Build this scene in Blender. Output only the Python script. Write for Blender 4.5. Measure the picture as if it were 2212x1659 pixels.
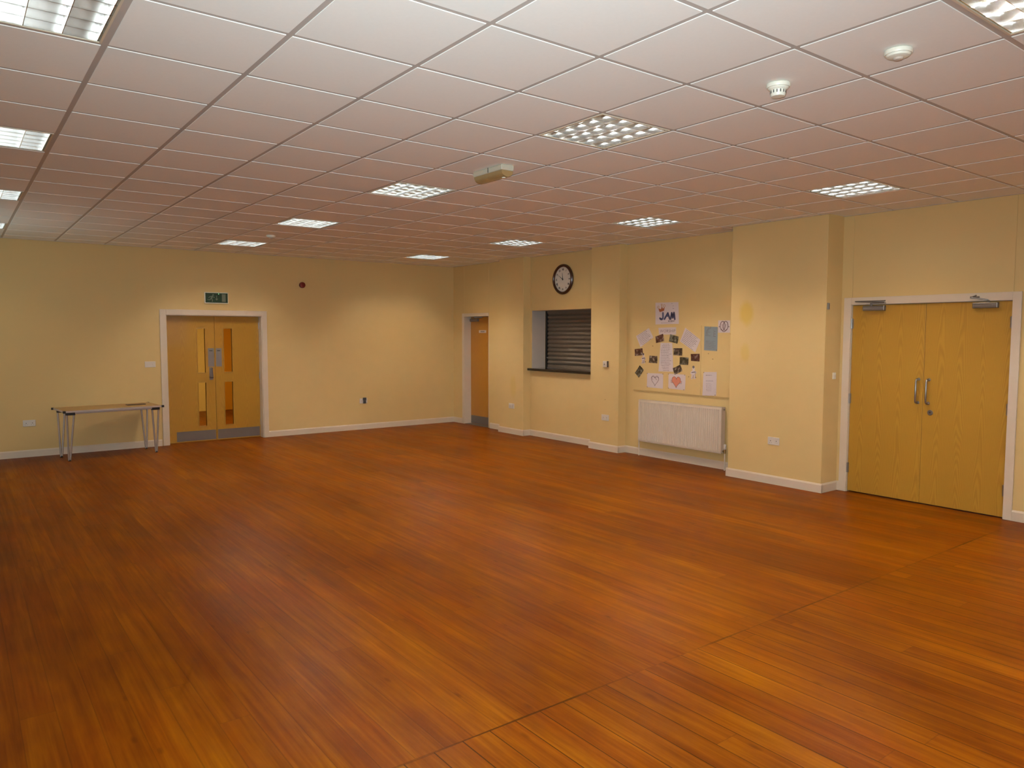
import bpy, bmesh, math, random
from mathutils import Matrix, Vector, noise
random.seed(7)
PI = math.pi
C = bpy.context.scene.collection
for o in list(bpy.data.objects):
    bpy.data.objects.remove(o, do_unlink=True)
S = bpy.context.scene

# ------------------------------------------------------------------ camera, light, exposure
CEIL = 2.928
cam = bpy.data.cameras.new('camera')
co = bpy.data.objects.new('camera', cam)
C.objects.link(co)
yaw, pitch, roll = math.radians(52.892), math.radians(-3.912), math.radians(0.104)
fwd = Vector((math.cos(yaw) * math.cos(pitch), math.sin(yaw) * math.cos(pitch), math.sin(pitch)))
rgt = Vector((math.sin(yaw), -math.cos(yaw), 0))
upv = rgt.cross(fwd)
r2 = math.cos(roll) * rgt + math.sin(roll) * upv
u2 = -math.sin(roll) * rgt + math.cos(roll) * upv
M = Matrix((r2, u2, -fwd)).transposed().to_4x4()
M.translation = Vector((-0.583, -3.702, 1.686))
co.matrix_world = M
cam.sensor_width = 36
cam.lens = 1600.0 / 2212 * 36
cam.clip_start = 0.02
S.camera = co
w = bpy.data.worlds.new('world')
w.use_nodes = True
w.node_tree.nodes['Background'].inputs[0].default_value = (0.5, 0.6, 0.8, 1)
w.node_tree.nodes['Background'].inputs[1].default_value = 0.05
S.world = w
S.view_settings.view_transform = 'Standard'
S.view_settings.look = 'None'
S.view_settings.gamma = 1
S.view_settings.use_curve_mapping = False
S.view_settings.exposure = 0.0
LAMP_POWER = 11.6
LAMP_COLOR = (0.64, 0.40, 0.16)
DIM = 0.45


def area(name, loc, rot, sx, sy, power, color, spread=PI, parent=None):
    l = bpy.data.lights.new(name, 'AREA')
    l.shape = 'RECTANGLE'
    l.size, l.size_y = sx, sy
    l.energy = power
    l.color = color
    l.spread = spread
    o = bpy.data.objects.new(name, l)
    C.objects.link(o)
    o.location = loc
    o.rotation_euler = rot
    if parent:
        o.parent = parent
    return o


# added fill lamps at two invented near windows; last is the left opening's light
area('daylight_fill', (1.2, -6.33, 1.75), (PI / 2, 0, PI), 2.6, 1.1, 30, (0.80, 0.90, 1.0))
area('daylight_fill', (4.9, -6.33, 1.75), (PI / 2, 0, PI), 2.0, 1.1, 20, (0.80, 0.90, 1.0))
area('daylight_fill', (-1.54, 6.3, 1.75), (PI / 2, 0, -PI / 2), 1.2, 1.1, 15, (0.80, 1.0, 1.0))


# the compact camera's own flash, just beside and above the lens
fl = area('camera_flash', (-0.583, -3.702, 1.686), (0, 0, 0), 0.03, 0.015, 113, (0.83, 0.98, 1.05), math.radians(120))
fl.matrix_world = M @ Matrix.Translation((-0.03, 0.05, 0.0))


# ------------------------------------------------------------------ mesh helpers
class MB:
    def __init__(s):
        s.bm = bmesh.new()

    def box(s, x0, x1, y0, y1, z0, z1, m=None):
        vs = [s.bm.verts.new(m @ Vector((x, y, z)) if m else (x, y, z)) for z in (z0, z1) for x, y in ((x0, y0), (x1, y0), (x1, y1), (x0, y1))]
        for f in ((3, 2, 1, 0), (4, 5, 6, 7), (0, 1, 5, 4), (1, 2, 6, 5), (2, 3, 7, 6), (3, 0, 4, 7)):
            s.bm.faces.new([vs[i] for i in f])
        return s

    def prism(s, pts, d0, d1, axis='z'):
        """pts 2-D outline extruded between d0 and d1 along an axis"""
        def P(a, b, d):
            return {'z': (a, b, d), 'x': (d, a, b), 'y': (a, d, b)}[axis]
        A = [s.bm.verts.new(P(a, b, d0)) for a, b in pts]
        B = [s.bm.verts.new(P(a, b, d1)) for a, b in pts]
        n = len(pts)
        s.bm.faces.new(A[::-1])
        s.bm.faces.new(B)
        for i in range(n):
            s.bm.faces.new((A[i], A[(i + 1) % n], B[(i + 1) % n], B[i]))
        return s

    def ring(s, c, r, d, n=24, axis='z', sx=1, sy=1):
        out = []
        for i in range(n):
            a = 2 * PI * i / n
            p, q = r * math.cos(a) * sx, r * math.sin(a) * sy
            v = {'z': (p, q, d), 'x': (d, p, q), 'y': (p, d, q)}[axis]
            out.append(s.bm.verts.new(Vector(c) + Vector(v)))
        return out

    def lathe(s, c, prof, n=28, axis='z'):
        """prof: list of (radius, depth); closed with caps"""
        rs = [s.ring(c, r, d, n, axis) for r, d in prof]
        for a, b in zip(rs, rs[1:]):
            for i in range(n):
                s.bm.faces.new((a[i], a[(i + 1) % n], b[(i + 1) % n], b[i]))
        s.bm.faces.new(rs[0][::-1])
        s.bm.faces.new(rs[-1])
        return s

    def tube(s, pts, r, n=10, r1=None):
        pts = [Vector(p) for p in pts]
        rs = []
        for i, p in enumerate(pts):
            d = (pts[min(i + 1, len(pts) - 1)] - pts[max(i - 1, 0)]).normalized()
            a = Vector((0, 0, 1)) if abs(d.z) < 0.9 else Vector((1, 0, 0))
            u = d.cross(a).normalized()
            v = d.cross(u)
            rr = r if r1 is None else r + (r1 - r) * i / (len(pts) - 1)
            rs.append([s.bm.verts.new(p + rr * (math.cos(2 * PI * k / n) * u + math.sin(2 * PI * k / n) * v)) for k in range(n)])
        for a, b in zip(rs, rs[1:]):
            for i in range(n):
                s.bm.faces.new((a[i], a[(i + 1) % n], b[(i + 1) % n], b[i]))
        s.bm.faces.new(rs[0][::-1])
        s.bm.faces.new(rs[-1])
        return s

    def build(s, name, mat, parent=None, bevel=0, smooth=False, loc=None, seg=2):
        bmesh.ops.recalc_face_normals(s.bm, faces=s.bm.faces)
        me = bpy.data.meshes.new(name)
        s.bm.to_mesh(me)
        s.bm.free()
        me.materials.append(mat)
        if smooth:
            for p in me.polygons:
                p.use_smooth = True
            try:
                me.set_sharp_from_angle(angle=math.radians(40))
            except Exception:
                pass
        o = bpy.data.objects.new(name, me)
        C.objects.link(o)
        if parent:
            o.parent = parent
        if loc:
            o.location = loc
        if bevel:
            b = o.modifiers.new('bevel', 'BEVEL')
            b.width = bevel
            b.segments = seg
            b.limit_method = 'ANGLE'
            b.angle_limit = math.radians(40)
        return o


def tag(o, label=None, cat=None, group=None, kind=None):
    if label:
        o['label'] = label
    if cat:
        o['category'] = cat
    if group:
        o['group'] = group
    if kind:
        o['kind'] = kind
    return o


def struct(o):
    o['kind'] = 'structure'
    return o


def empty(name, mw, label=None, cat=None, group=None):
    o = bpy.data.objects.new(name, None)
    o.empty_display_size = 0.1
    C.objects.link(o)
    o.matrix_world = mw if isinstance(mw, Matrix) else Matrix.Translation(mw)
    tag(o, label, cat, group)
    return o


def copy_tree(o, parent=None):
    c = o.copy()
    C.objects.link(c)
    if parent:
        c.parent = parent
    for ch in [x for x in bpy.data.objects if x.parent == o]:
        copy_tree(ch, c)
    return c


def fr(x, y, z):
    """frame on the right-hand wall: local x runs right along the wall, y up, z out into the room"""
    m = Matrix(((0, 0, -1), (-1, 0, 0), (0, 1, 0))).to_4x4()
    m.translation = Vector((x, y, z))
    return m


def ff(x, y, z):
    """frame on the far wall: local x right, y up, z out into the room"""
    m = Matrix(((1, 0, 0), (0, 0, -1), (0, 1, 0))).to_4x4()
    m.translation = Vector((x, y, z))
    return m


def text_mesh(body, size, ext=0.0006, shear=0.0, bold=0.0, spacing=1.0):
    cu = bpy.data.curves.new('lettering', 'FONT')
    cu.body = body
    cu.size = size
    cu.extrude = ext
    cu.align_x = 'CENTER'
    cu.align_y = 'CENTER'
    cu.shear = shear
    cu.offset = bold
    cu.space_character = spacing
    cu.resolution_u = 3
    t = bpy.data.objects.new('lettering', cu)
    C.objects.link(t)
    dg = bpy.context.evaluated_depsgraph_get()
    me = bpy.data.meshes.new_from_object(t.evaluated_get(dg))
    bpy.data.objects.remove(t, do_unlink=True)
    return me


def text(name, body, size, mat, parent, loc, rz=0, **k):
    me = text_mesh(body, size, **k)
    me.materials.clear()
    me.materials.append(mat)
    o = bpy.data.objects.new(name, me)
    C.objects.link(o)
    o.parent = parent
    o.location = loc
    o.rotation_euler = (0, 0, rz)
    return o


# ------------------------------------------------------------------ materials
def newmat(name):
    m = bpy.data.materials.new(name)
    m.use_nodes = True
    nt = m.node_tree
    return m, nt, nt.nodes['Principled BSDF']


def N(nt, t, **k):
    n = nt.nodes.new(t)
    for a, b in k.items():
        setattr(n, a, b)
    return n


def L(nt, a, b):
    nt.links.new(a, b)


def ramp(nt, fac, stops):
    r = N(nt, 'ShaderNodeValToRGB')
    e = r.color_ramp.elements
    e[0].position, e[0].color = stops[0][0], (*stops[0][1], 1)
    e[1].position, e[1].color = stops[-1][0], (*stops[-1][1], 1)
    for p, c in stops[1:-1]:
        x = e.new(p)
        x.color = (*c, 1)
    L(nt, fac, r.inputs[0])
    return r.outputs[0]


def math_n(nt, op, a, b=None, c=None):
    n = N(nt, 'ShaderNodeMath', operation=op)
    for i, v in enumerate((a, b, c)):
        if v is None:
            continue
        if isinstance(v, (int, float)):
            n.inputs[i].default_value = v
        else:
            L(nt, v, n.inputs[i])
    return n.outputs[0]


def mixc(nt, fac, a, b, mode='MIX'):
    n = N(nt, 'ShaderNodeMix', data_type='RGBA', blend_type=mode)
    for s, v in ((n.inputs[0], fac), (n.inputs[6], a), (n.inputs[7], b)):
        if isinstance(v, (int, float)):
            s.default_value = v
        elif isinstance(v, tuple):
            s.default_value = (*v, 1)
        else:
            L(nt, v, s)
    return n.outputs[2]


def noise_n(nt, vec, scale, detail=3, rough=0.5, dist=0.0):
    n = N(nt, 'ShaderNodeTexNoise')
    n.inputs['Scale'].default_value = scale
    n.inputs['Detail'].default_value = detail
    n.inputs['Roughness'].default_value = rough
    n.inputs['Distortion'].default_value = dist
    L(nt, vec, n.inputs['Vector'])
    return n.outputs['Fac']


def mapped(nt, scale=(1, 1, 1), loc=(0, 0, 0), rot=(0, 0, 0), geo=False):
    if geo:
        src = N(nt, 'ShaderNodeNewGeometry').outputs['Position']
    else:
        src = N(nt, 'ShaderNodeTexCoord').outputs['Object']
    m = N(nt, 'ShaderNodeMapping')
    m.inputs['Scale'].default_value = scale
    m.inputs['Location'].default_value = loc
    m.inputs['Rotation'].default_value = rot
    L(nt, src, m.inputs['Vector'])
    return m.outputs[0]


def plain(name, col, rough=0.5, metal=0.0, var=0.04, scale=14, bump=0.0, emit=None, es=0, spec=None, coat=0.0):
    m, nt, b = newmat(name)
    v = mapped(nt)
    f = noise_n(nt, v, scale, 4)
    c = mixc(nt, f, tuple(max(0, x * (1 - var)) for x in col), tuple(min(1, x * (1 + var)) for x in col))
    L(nt, c, b.inputs['Base Color'])
    b.inputs['Roughness'].default_value = rough
    b.inputs['Metallic'].default_value = metal
    if spec is not None:
        b.inputs['Specular IOR Level'].default_value = spec
    if coat:
        b.inputs['Coat Weight'].default_value = coat
    if bump:
        bp = N(nt, 'ShaderNodeBump')
        bp.inputs['Strength'].default_value = bump
        bp.inputs['Distance'].default_value = 0.002
        L(nt, noise_n(nt, v, scale * 12, 3), bp.inputs['Height'])
        L(nt, bp.outputs[0], b.inputs['Normal'])
    if emit:
        b.inputs['Emission Color'].default_value = (*emit, 1)
        b.inputs['Emission Strength'].default_value = es
    return m


def wall_paint(name, col, stains=()):
    m, nt, b = newmat(name)
    v = mapped(nt, geo=True)
    f = noise_n(nt, v, 1.3, 4, 0.6)
    c = mixc(nt, f, tuple(x * 0.965 for x in col), tuple(min(1, x * 1.03) for x in col))
    for (px, py, pz), (rx, ry, rz), sc, amt in stains:
        sv = mapped(nt, (1 / rx, 1 / ry, 1 / rz), (-px / rx, -py / ry, -pz / rz), geo=True)
        ln = N(nt, 'ShaderNodeVectorMath', operation='LENGTH')
        L(nt, sv, ln.inputs[0])
        wob = math_n(nt, 'ADD', ln.outputs['Value'], math_n(nt, 'MULTIPLY_ADD', noise_n(nt, v, 9, 3), 0.5, -0.25))
        k = math_n(nt, 'MULTIPLY', math_n(nt, 'SMOOTH_MIN', math_n(nt, 'MAXIMUM', math_n(nt, 'MULTIPLY_ADD', wob, -2.2, 2.2), 0.0), 1.0, 0.2), amt)
        c = mixc(nt, k, c, sc)
    L(nt, c, b.inputs['Base Color'])
    b.inputs['Roughness'].default_value = 0.62
    b.inputs['Specular IOR Level'].default_value = 0.3
    bp = N(nt, 'ShaderNodeBump')
    bp.inputs['Strength'].default_value = 0.12
    bp.inputs['Distance'].default_value = 0.002
    L(nt, noise_n(nt, v, 160, 2), bp.inputs['Height'])
    L(nt, bp.outputs[0], b.inputs['Normal'])
    return m


WALL = (0.645, 0.465, 0.200)
m_wall = wall_paint('cream wall paint', WALL, (
    ((6.72, 1.49, 1.925), (0.3, 0.105, 0.17), (0.60, 0.40, 0.07), 0.8),
    ((6.72, 1.50, 1.47), (0.3, 0.075, 0.13), (0.60, 0.42, 0.10), 0.6),
    ((6.88, 6.13, 0.80), (0.3, 0.10, 0.22), (0.60, 0.43, 0.12), 0.5),
))
m_board = wall_paint('cream painted pinboard', (0.65, 0.465, 0.195))
m_batten = wall_paint('shadow-tinted cream batten', (0.50, 0.35, 0.14))  # shadow line under the board put into the batten's darker colour
m_trim = plain('white gloss paint', (0.64, 0.54, 0.42), 0.35, var=0.03, scale=5)
m_ceil = plain('white ceiling tile', (0.89, 0.885, 0.83), 0.9, var=0.02, scale=60, bump=0.25)
m_tee = plain('white enamel ceiling grid', (0.50, 0.46, 0.42), 0.5, var=0.02)
m_plastic = plain('white plastic', (0.62, 0.57, 0.50), 0.35)
m_cream_plastic = plain('ivory plastic', (0.78, 0.76, 0.64), 0.4)
m_black = plain('black plastic', (0.012, 0.010, 0.009), 0.45)
m_dark = plain('dark grey plastic', (0.05, 0.045, 0.04), 0.4)
m_steel = plain('brushed stainless steel', (0.36, 0.34, 0.32), 0.32, 0.9, scale=30)
m_chrome = plain('chromed steel tube', (0.55, 0.50, 0.46), 0.25, 0.5)
m_closer = plain('silver painted metal', (0.20, 0.17, 0.145), 0.38, 0.5)
m_kick = plain('satin aluminium kick plate', (0.16, 0.135, 0.12), 0.42, 0.3)
m_brass = plain('old brass', (0.35, 0.24, 0.10), 0.4, 0.8)
m_shutter = plain('galvanised shutter slats', (0.15, 0.115, 0.080), 0.5, 0.15, var=0.06)
m_counter = plain('dark polished worktop', (0.016, 0.012, 0.010), 0.12, var=0.3, scale=60)
m_red = plain('red plastic', (0.16, 0.008, 0.004), 0.35)
m_clockrim = plain('dark mahogany rim', (0.055, 0.016, 0.006), 0.3, coat=0.15)
m_clockface = plain('ivory clock face', (0.66, 0.62, 0.54), 0.35)
m_ink = plain('black ink', (0.02, 0.02, 0.02), 0.6)
m_ink_soft = plain('grey printed ink', (0.15, 0.12, 0.12), 0.7)
m_paper = plain('white paper', (0.62, 0.53, 0.52), 0.7, var=0.02)
m_paper_blue = plain('pale blue paper', (0.215, 0.255, 0.27), 0.7, var=0.04)
m_blueink = plain('navy lettering ink', (0.045, 0.045, 0.10), 0.6)
m_orangeink = plain('orange brown ink', (0.33, 0.09, 0.015), 0.6)
m_yellowink = plain('gold ink', (0.45, 0.24, 0.05), 0.6)
m_pinkink = plain('coral ink', (0.62, 0.22, 0.13), 0.6)
m_purpleink = plain('dull purple ink', (0.14, 0.075, 0.07), 0.6)
m_signgreen = plain('dark green sign face', (0.003, 0.028, 0.006), 0.3)
m_signwhite = plain('pale sign pictogram', (0.13, 0.14, 0.10), 0.4)
m_led = plain('lit green indicator', (0.2, 0.9, 0.3), 0.3, emit=(0.35, 1.0, 0.4), es=6)
m_alu = plain('polished louvre aluminium', (0.76, 0.75, 0.73), 0.14, 1.0, var=0.02)
m_housing = plain('luminaire housing', (0.66, 0.58, 0.44), 0.5, var=0.02)
m_tube = plain('lit fluorescent tube', (1, 1, 1), 0.5, emit=(0.97, 0.98, 1.0), es=115)
m_tube.cycles.emission_sampling = 'NONE'
m_tube_dim = plain('dim fluorescent tube', (1, 1, 1), 0.5, emit=(1.0, 0.95, 0.86), es=2.2)
m_tube_dim.cycles.emission_sampling = 'NONE'
m_diffuser = plain('aged clear ribbed diffuser', (0.34, 0.22, 0.09), 0.3, coat=0.4)
m_reveal = plain('pale grey emulsion', (0.50, 0.43, 0.36), 0.5)


def veneer(name, base, dark, light, seed=0.0, geo_z=True):
    """upright veneer with cathedral figure; grain runs along the local y axis"""
    m, nt, b = newmat(name)
    v = mapped(nt, (1, 1, 1), (seed, seed * 0.37, 0))
    sv = mapped(nt, (7.0, 0.9, 1), (seed, seed, 0))
    d = noise_n(nt, sv, 1.0, 2, 0.4)
    sep = N(nt, 'ShaderNodeSeparateXYZ')
    L(nt, v, sep.inputs[0])
    # leaves of veneer about 18 cm wide, each with its own figure
    leaf = math_n(nt, 'FLOOR', math_n(nt, 'DIVIDE', sep.outputs[0], 0.19))
    wn = N(nt, 'ShaderNodeTexWhiteNoise', noise_dimensions='1D')
    L(nt, leaf, wn.inputs['W'])
    fx = math_n(nt, 'SUBTRACT', math_n(nt, 'FRACT', math_n(nt, 'DIVIDE', sep.outputs[0], 0.19)), 0.5)
    arch = math_n(nt, 'MULTIPLY', math_n(nt, 'MULTIPLY', fx, fx), 5.5)
    ph = math_n(nt, 'ADD', math_n(nt, 'MULTIPLY_ADD', sep.outputs[1], 0.9, arch), math_n(nt, 'MULTIPLY_ADD', d, 1.5, wn.outputs['Value']))
    rings = math_n(nt, 'MULTIPLY_ADD', math_n(nt, 'SINE', math_n(nt, 'MULTIPLY', ph, 42.0)), 0.5, 0.5)
    fv = mapped(nt, (260, 7, 1), (seed, 0, 0))
    fine = noise_n(nt, fv, 1.0, 3, 0.6)
    big = noise_n(nt, mapped(nt, (3, 1.6, 1), (seed, 3, 0)), 1.0, 3, 0.5)
    c = mixc(nt, math_n(nt, 'MULTIPLY', rings, 0.55), base, dark)
    c = mixc(nt, math_n(nt, 'MULTIPLY', fine, 0.35), c, light)
    c = mixc(nt, math_n(nt, 'MULTIPLY', big, 0.5), c, tuple(x * 0.8 for x in base))
    L(nt, c, b.inputs['Base Color'])
    b.inputs['Roughness'].default_value = 0.38
    b.inputs['Coat Weight'].default_value = 0.15
    return m


m_door = veneer('oak door veneer', (0.46, 0.245, 0.027), (0.27, 0.115, 0.009), (0.53, 0.30, 0.040), 1.7)
m_door_far = veneer('maple door veneer', (0.44, 0.225, 0.018), (0.35, 0.155, 0.010), (0.49, 0.27, 0.03), 5.1)
m_door_store = veneer('store door veneer', (0.46, 0.20, 0.020), (0.36, 0.14, 0.010), (0.50, 0.24, 0.03), 9.3)
m_tabletop = veneer('beech laminate', (0.42, 0.25, 0.08), (0.36, 0.20, 0.06), (0.46, 0.29, 0.10), 3.3)
m_edge = plain('pale table edging', (0.48, 0.41, 0.37), 0.4)


def photo_mat(i, cols):
    m, nt, b = newmat('snapshot print')
    v = mapped(nt, (1, 1, 1), (i * 3.1, i * 1.7, 0))
    f = noise_n(nt, v, 26, 3, 0.55, 0.4)
    cols = [tuple(x * 0.7 for x in q) for q in cols]
    c = ramp(nt, f, [(0.36, cols[0]), (0.47, cols[1]), (0.56, cols[2]), (0.70, cols[3])])
    L(nt, c, b.inputs['Base Color'])
    b.inputs['Roughness'].default_value = 0.3
    return m


def floor_mat():
    m, nt, b = newmat('varnished pine boards')
    geo = N(nt, 'ShaderNodeNewGeometry').outputs['Position']
    sep = N(nt, 'ShaderNodeSeparateXYZ')
    L(nt, geo, sep.inputs[0])
    X, Y = sep.outputs[0], sep.outputs[1]
    BW = 0.137
    near = math_n(nt, 'LESS_THAN', Y, -1.22)            # laying pattern changes at a heading joint
    xs = math_n(nt, 'ADD', X, math_n(nt, 'MULTIPLY', near, 0.055))
    q = math_n(nt, 'DIVIDE', xs, BW)
    idx = math_n(nt, 'FLOOR', q)
    fx = math_n(nt, 'FRACT', q)
    wn1 = N(nt, 'ShaderNodeTexWhiteNoise', noise_dimensions='2D')
    cv = N(nt, 'ShaderNodeCombineXYZ')
    L(nt, idx, cv.inputs[0]); L(nt, near, cv.inputs[1])
    L(nt, cv.outputs[0], wn1.inputs['Vector'])
    ln = math_n(nt, 'DIVIDE', math_n(nt, 'ADD', Y, math_n(nt, 'MULTIPLY', wn1.outputs['Value'], 4.1)), 4.1)
    seg = math_n(nt, 'FLOOR', ln)
    fy = math_n(nt, 'FRACT', ln)
    cv2 = N(nt, 'ShaderNodeCombineXYZ')
    L(nt, idx, cv2.inputs[0]); L(nt, seg, cv2.inputs[1]); L(nt, near, cv2.inputs[2])
    wn2 = N(nt, 'ShaderNodeTexWhiteNoise', noise_dimensions='3D')
    L(nt, cv2.outputs[0], wn2.inputs['Vector'])
    rnd = wn2.outputs['Value']
    # grain: long streaks along the board, shifted per board
    off = N(nt, 'ShaderNodeVectorMath', operation='MULTIPLY_ADD')
    L(nt, wn2.outputs['Color'], off.inputs[0])
    off.inputs[1].default_value = (7, 31, 0)
    L(nt, geo, off.inputs[2])

    def gmap(sc):
        mp = N(nt, 'ShaderNodeMapping')
        mp.inputs['Scale'].default_value = sc
        L(nt, off.outputs[0], mp.inputs['Vector'])
        return mp.outputs[0]
    g1 = noise_n(nt, gmap((22, 0.9, 1)), 1, 4, 0.6, 0.6)
    g2 = noise_n(nt, gmap((90, 2.2, 1)), 1, 3, 0.6, 0.3)
    blot = noise_n(nt, mapped(nt, (1.1, 0.55, 1), geo=True), 1, 4, 0.55)
    blot2 = noise_n(nt, mapped(nt, (5.5, 1.7, 1), (3, 9, 0), geo=True), 1, 4, 0.6)
    g3 = noise_n(nt, gmap((48, 1.6, 1)), 1, 3, 0.6, 0.3)
    tone = math_n(nt, 'ADD', math_n(nt, 'MULTIPLY_ADD', rnd, 0.15, -0.07), math_n(nt, 'ADD', math_n(nt, 'MULTIPLY', g1, 0.62), math_n(nt, 'MULTIPLY', g3, 0.36)))
    tone = math_n(nt, 'ADD', tone, math_n(nt, 'MULTIPLY_ADD', blot2, 0.5, -0.25))
    c = ramp(nt, tone, [(0.12, (0.072, 0.017, 0.0003)), (0.34, (0.138, 0.035, 0.0004)), (0.52, (0.205, 0.060, 0.0005)), (0.70, (0.285, 0.100, 0.001)), (0.92, (0.37, 0.150, 0.002))])
    c = mixc(nt, math_n(nt, 'MULTIPLY', math_n(nt, 'SUBTRACT', 1.0, g2), 0.42), c, (0.15, 0.028, 0.001))
    rz_ = ramp(nt, noise_n(nt, gmap((4.5, 0.8, 1)), 1, 3, 0.5), [(0.44, (1, 1, 1)), (0.68, (0.97, 0.80, 0.8))])
    c = mixc(nt, 0.8, c, rz_, 'MULTIPLY')
    # worn darker zones
    bz = ramp(nt, blot, [(0.38, (0.66, 0.60, 0.55)), (0.58, (1, 1, 1))])
    c = mixc(nt, 0.8, c, bz, 'MULTIPLY')
    # knots
    kv = N(nt, 'ShaderNodeTexVoronoi')
    kv.inputs['Scale'].default_value = 1
    L(nt, gmap((7.3, 2.6, 1)), kv.inputs['Vector'])
    kn = ramp(nt, kv.outputs['Distance'], [(0.03, (1, 1, 1)), (0.11, (0, 0, 0))])
    c = mixc(nt, math_n(nt, 'MULTIPLY', kn, 0.6), c, (0.07, 0.015, 0.001))
    # gaps between boards: clear in front of the heading joint, faint beyond it
    ed = math_n(nt, 'MINIMUM', fx, math_n(nt, 'SUBTRACT', 1.0, fx))
    gv = noise_n(nt, gmap((3, 1.3, 1)), 1, 2)
    wdt = math_n(nt, 'MULTIPLY_ADD', gv, 0.030, 0.004)
    gap = math_n(nt, 'LESS_THAN', ed, wdt)
    edy = math_n(nt, 'MINIMUM', fy, math_n(nt, 'SUBTRACT', 1.0, fy))
    gapy = math_n(nt, 'LESS_THAN', edy, 0.0007)
    jx = noise_n(nt, mapped(nt, (2.1, 0, 0), geo=True), 1, 2)
    jmask = ramp(nt, noise_n(nt, mapped(nt, (0.9, 0, 0), (0.35, 0, 0), geo=True), 1, 3), [(0.40, (0.05, 0.05, 0.05)), (0.60, (0.75, 0.75, 0.75))])
    joint = math_n(nt, 'LESS_THAN', math_n(nt, 'ABSOLUTE', math_n(nt, 'ADD', Y, 1.22)), math_n(nt, 'MULTIPLY_ADD', jx, 0.014, -0.001))
    gamt = math_n(nt, 'MULTIPLY_ADD', near, 0.55, 0.28)
    gall = math_n(nt, 'MAXIMUM', math_n(nt, 'MULTIPLY', gap, gamt), math_n(nt, 'MAXIMUM', math_n(nt, 'MULTIPLY', gapy, 0.22), math_n(nt, 'MULTIPLY', joint, jmask)))
    c = mixc(nt, gall, c, (0.030, 0.008, 0.001))
    L(nt, c, b.inputs['Base Color'])
    rg = math_n(nt, 'MULTIPLY_ADD', blot2, 0.22, 0.27)
    L(nt, rg, b.inputs['Roughness'])
    b.inputs['Specular IOR Level'].default_value = 0.04
    bp = N(nt, 'ShaderNodeBump')
    bp.inputs['Strength'].default_value = 0.35
    bp.inputs['Distance'].default_value = 0.002
    hh = math_n(nt, 'SUBTRACT', math_n(nt, 'MULTIPLY', g2, 0.25), gall)
    hh = math_n(nt, 'ADD', hh, math_n(nt, 'MULTIPLY', noise_n(nt, mapped(nt, (9, 3, 1), geo=True), 1, 2), 0.9))
    L(nt, hh, bp.inputs['Height'])
    L(nt, bp.outputs[0], b.inputs['Normal'])
    return m


m_floor = floor_mat()

# ------------------------------------------------------------------ room shell
XL, XR, YN, YF = -1.62, 7.03, -6.4, 8.2
T = 0.46
struct(MB().box(XL - 0.3, 8.2, YN - 0.3, 13.6, -0.1, 0).build('floor', m_floor))


def slab_y(mb, x0, x1, y0, y1, z1, holes):
    """wall lying along y, holes = (ya, yb, za, zb)"""
    ys = sorted({y0, y1, *[h[0] for h in holes], *[h[1] for h in holes]})
    for a, b in zip(ys, ys[1:]):
        zs = [0]
        hs = [h for h in holes if h[0] <= a and h[1] >= b]
        cur = 0
        for h in sorted(hs, key=lambda q: q[2]):
            if h[2] > cur:
                mb.box(x0, x1, a, b, cur, h[2])
            cur = h[3]
        if cur < z1:
            mb.box(x0, x1, a, b, cur, z1)


def slab_x(mb, x0, x1, y0, y1, z1, holes):
    xs = sorted({x0, x1, *[h[0] for h in holes], *[h[1] for h in holes]})
    for a, b in zip(xs, xs[1:]):
        hs = [h for h in holes if h[0] <= a and h[1] >= b]
        cur = 0
        for h in sorted(hs, key=lambda q: q[2]):
            if h[2] > cur:
                mb.box(a, b, y0, y1, cur, h[2])
            cur = h[3]
        if cur < z1:
            mb.box(a, b, y0, y1, cur, z1)


TOP = CEIL + 0.02
STORE = (7.045, 7.835, 0, 2.0)
HATCH = (4.20, 5.822, 1.075, 2.056)
DBL = (-1.088, 0.405, 0, 1.992)
mb = MB()
slab_y(mb, XR, XR + T, YN, YF + 0.3, TOP, [STORE, HATCH, DBL])
PIL = [(6.88, 5.86, 6.52), (6.88, 3.68, 4.255), (6.725, 0.52, 1.705)]
struct(mb.build('wall_right', m_wall, bevel=0.004))
for px, a, b in PIL:
    struct(MB().box(px, XR + 0.001, a, b, 0, TOP).build('wall_pilaster', m_wall, bevel=0.004))
mb = MB()
FD = (1.969, 3.40, 0, 1.955)
slab_x(mb, XL, XR, YF, YF + 0.3, TOP, [FD])
struct(mb.build('wall_far', m_wall))
mb = MB()
slab_y(mb, XL - 0.25, XL, YN, YF + 0.3, TOP, [(5.7, 6.9, 1.2, 2.3)])
struct(mb.build('wall_left', m_wall))
mb = MB()
slab_x(mb, XL, XR, YN - 0.25, YN, TOP, [(-0.1, 2.5, 1.2, 2.3), (3.9, 5.9, 1.2, 2.3)])
struct(mb.build('wall_near', m_wall))
# invented unseen windows behind the camera, added for fill light, with frosted panes
wi = 1
m_glass = plain('unseen frosted glass', (0.6, 0.66, 0.7), 0.2)
for (a, b) in ((-0.1, 2.5), (3.9, 5.9)):
    o = MB()
    for u0, u1, v0, v1 in ((a, b, 1.2, 1.26), (a, b, 2.24, 2.3), (a, a + .06, 1.26, 2.24), (b - .06, b, 1.26, 2.24), ((a + b) / 2 - .03, (a + b) / 2 + .03, 1.26, 2.24)):
        o.box(u0, u1, YN - 0.12, YN - 0.06, v0, v1)
    o = struct(o.build('unseen_window_%d' % wi, m_trim))
    MB().box(a + .05, b - .05, YN - 0.10, YN - 0.09, 1.25, 2.25).build('unseen_pane', m_glass, o)
    wi += 1
o = MB()
for u0, u1, v0, v1 in ((5.7, 6.9, 1.2, 1.26), (5.7, 6.9, 2.24, 2.3), (5.7, 5.76, 1.26, 2.24), (6.84, 6.9, 1.26, 2.24)):
    o.box(XL - 0.12, XL - 0.06, u0, u1, v0, v1)
o = struct(o.build('unseen_window_3', m_trim))
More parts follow.
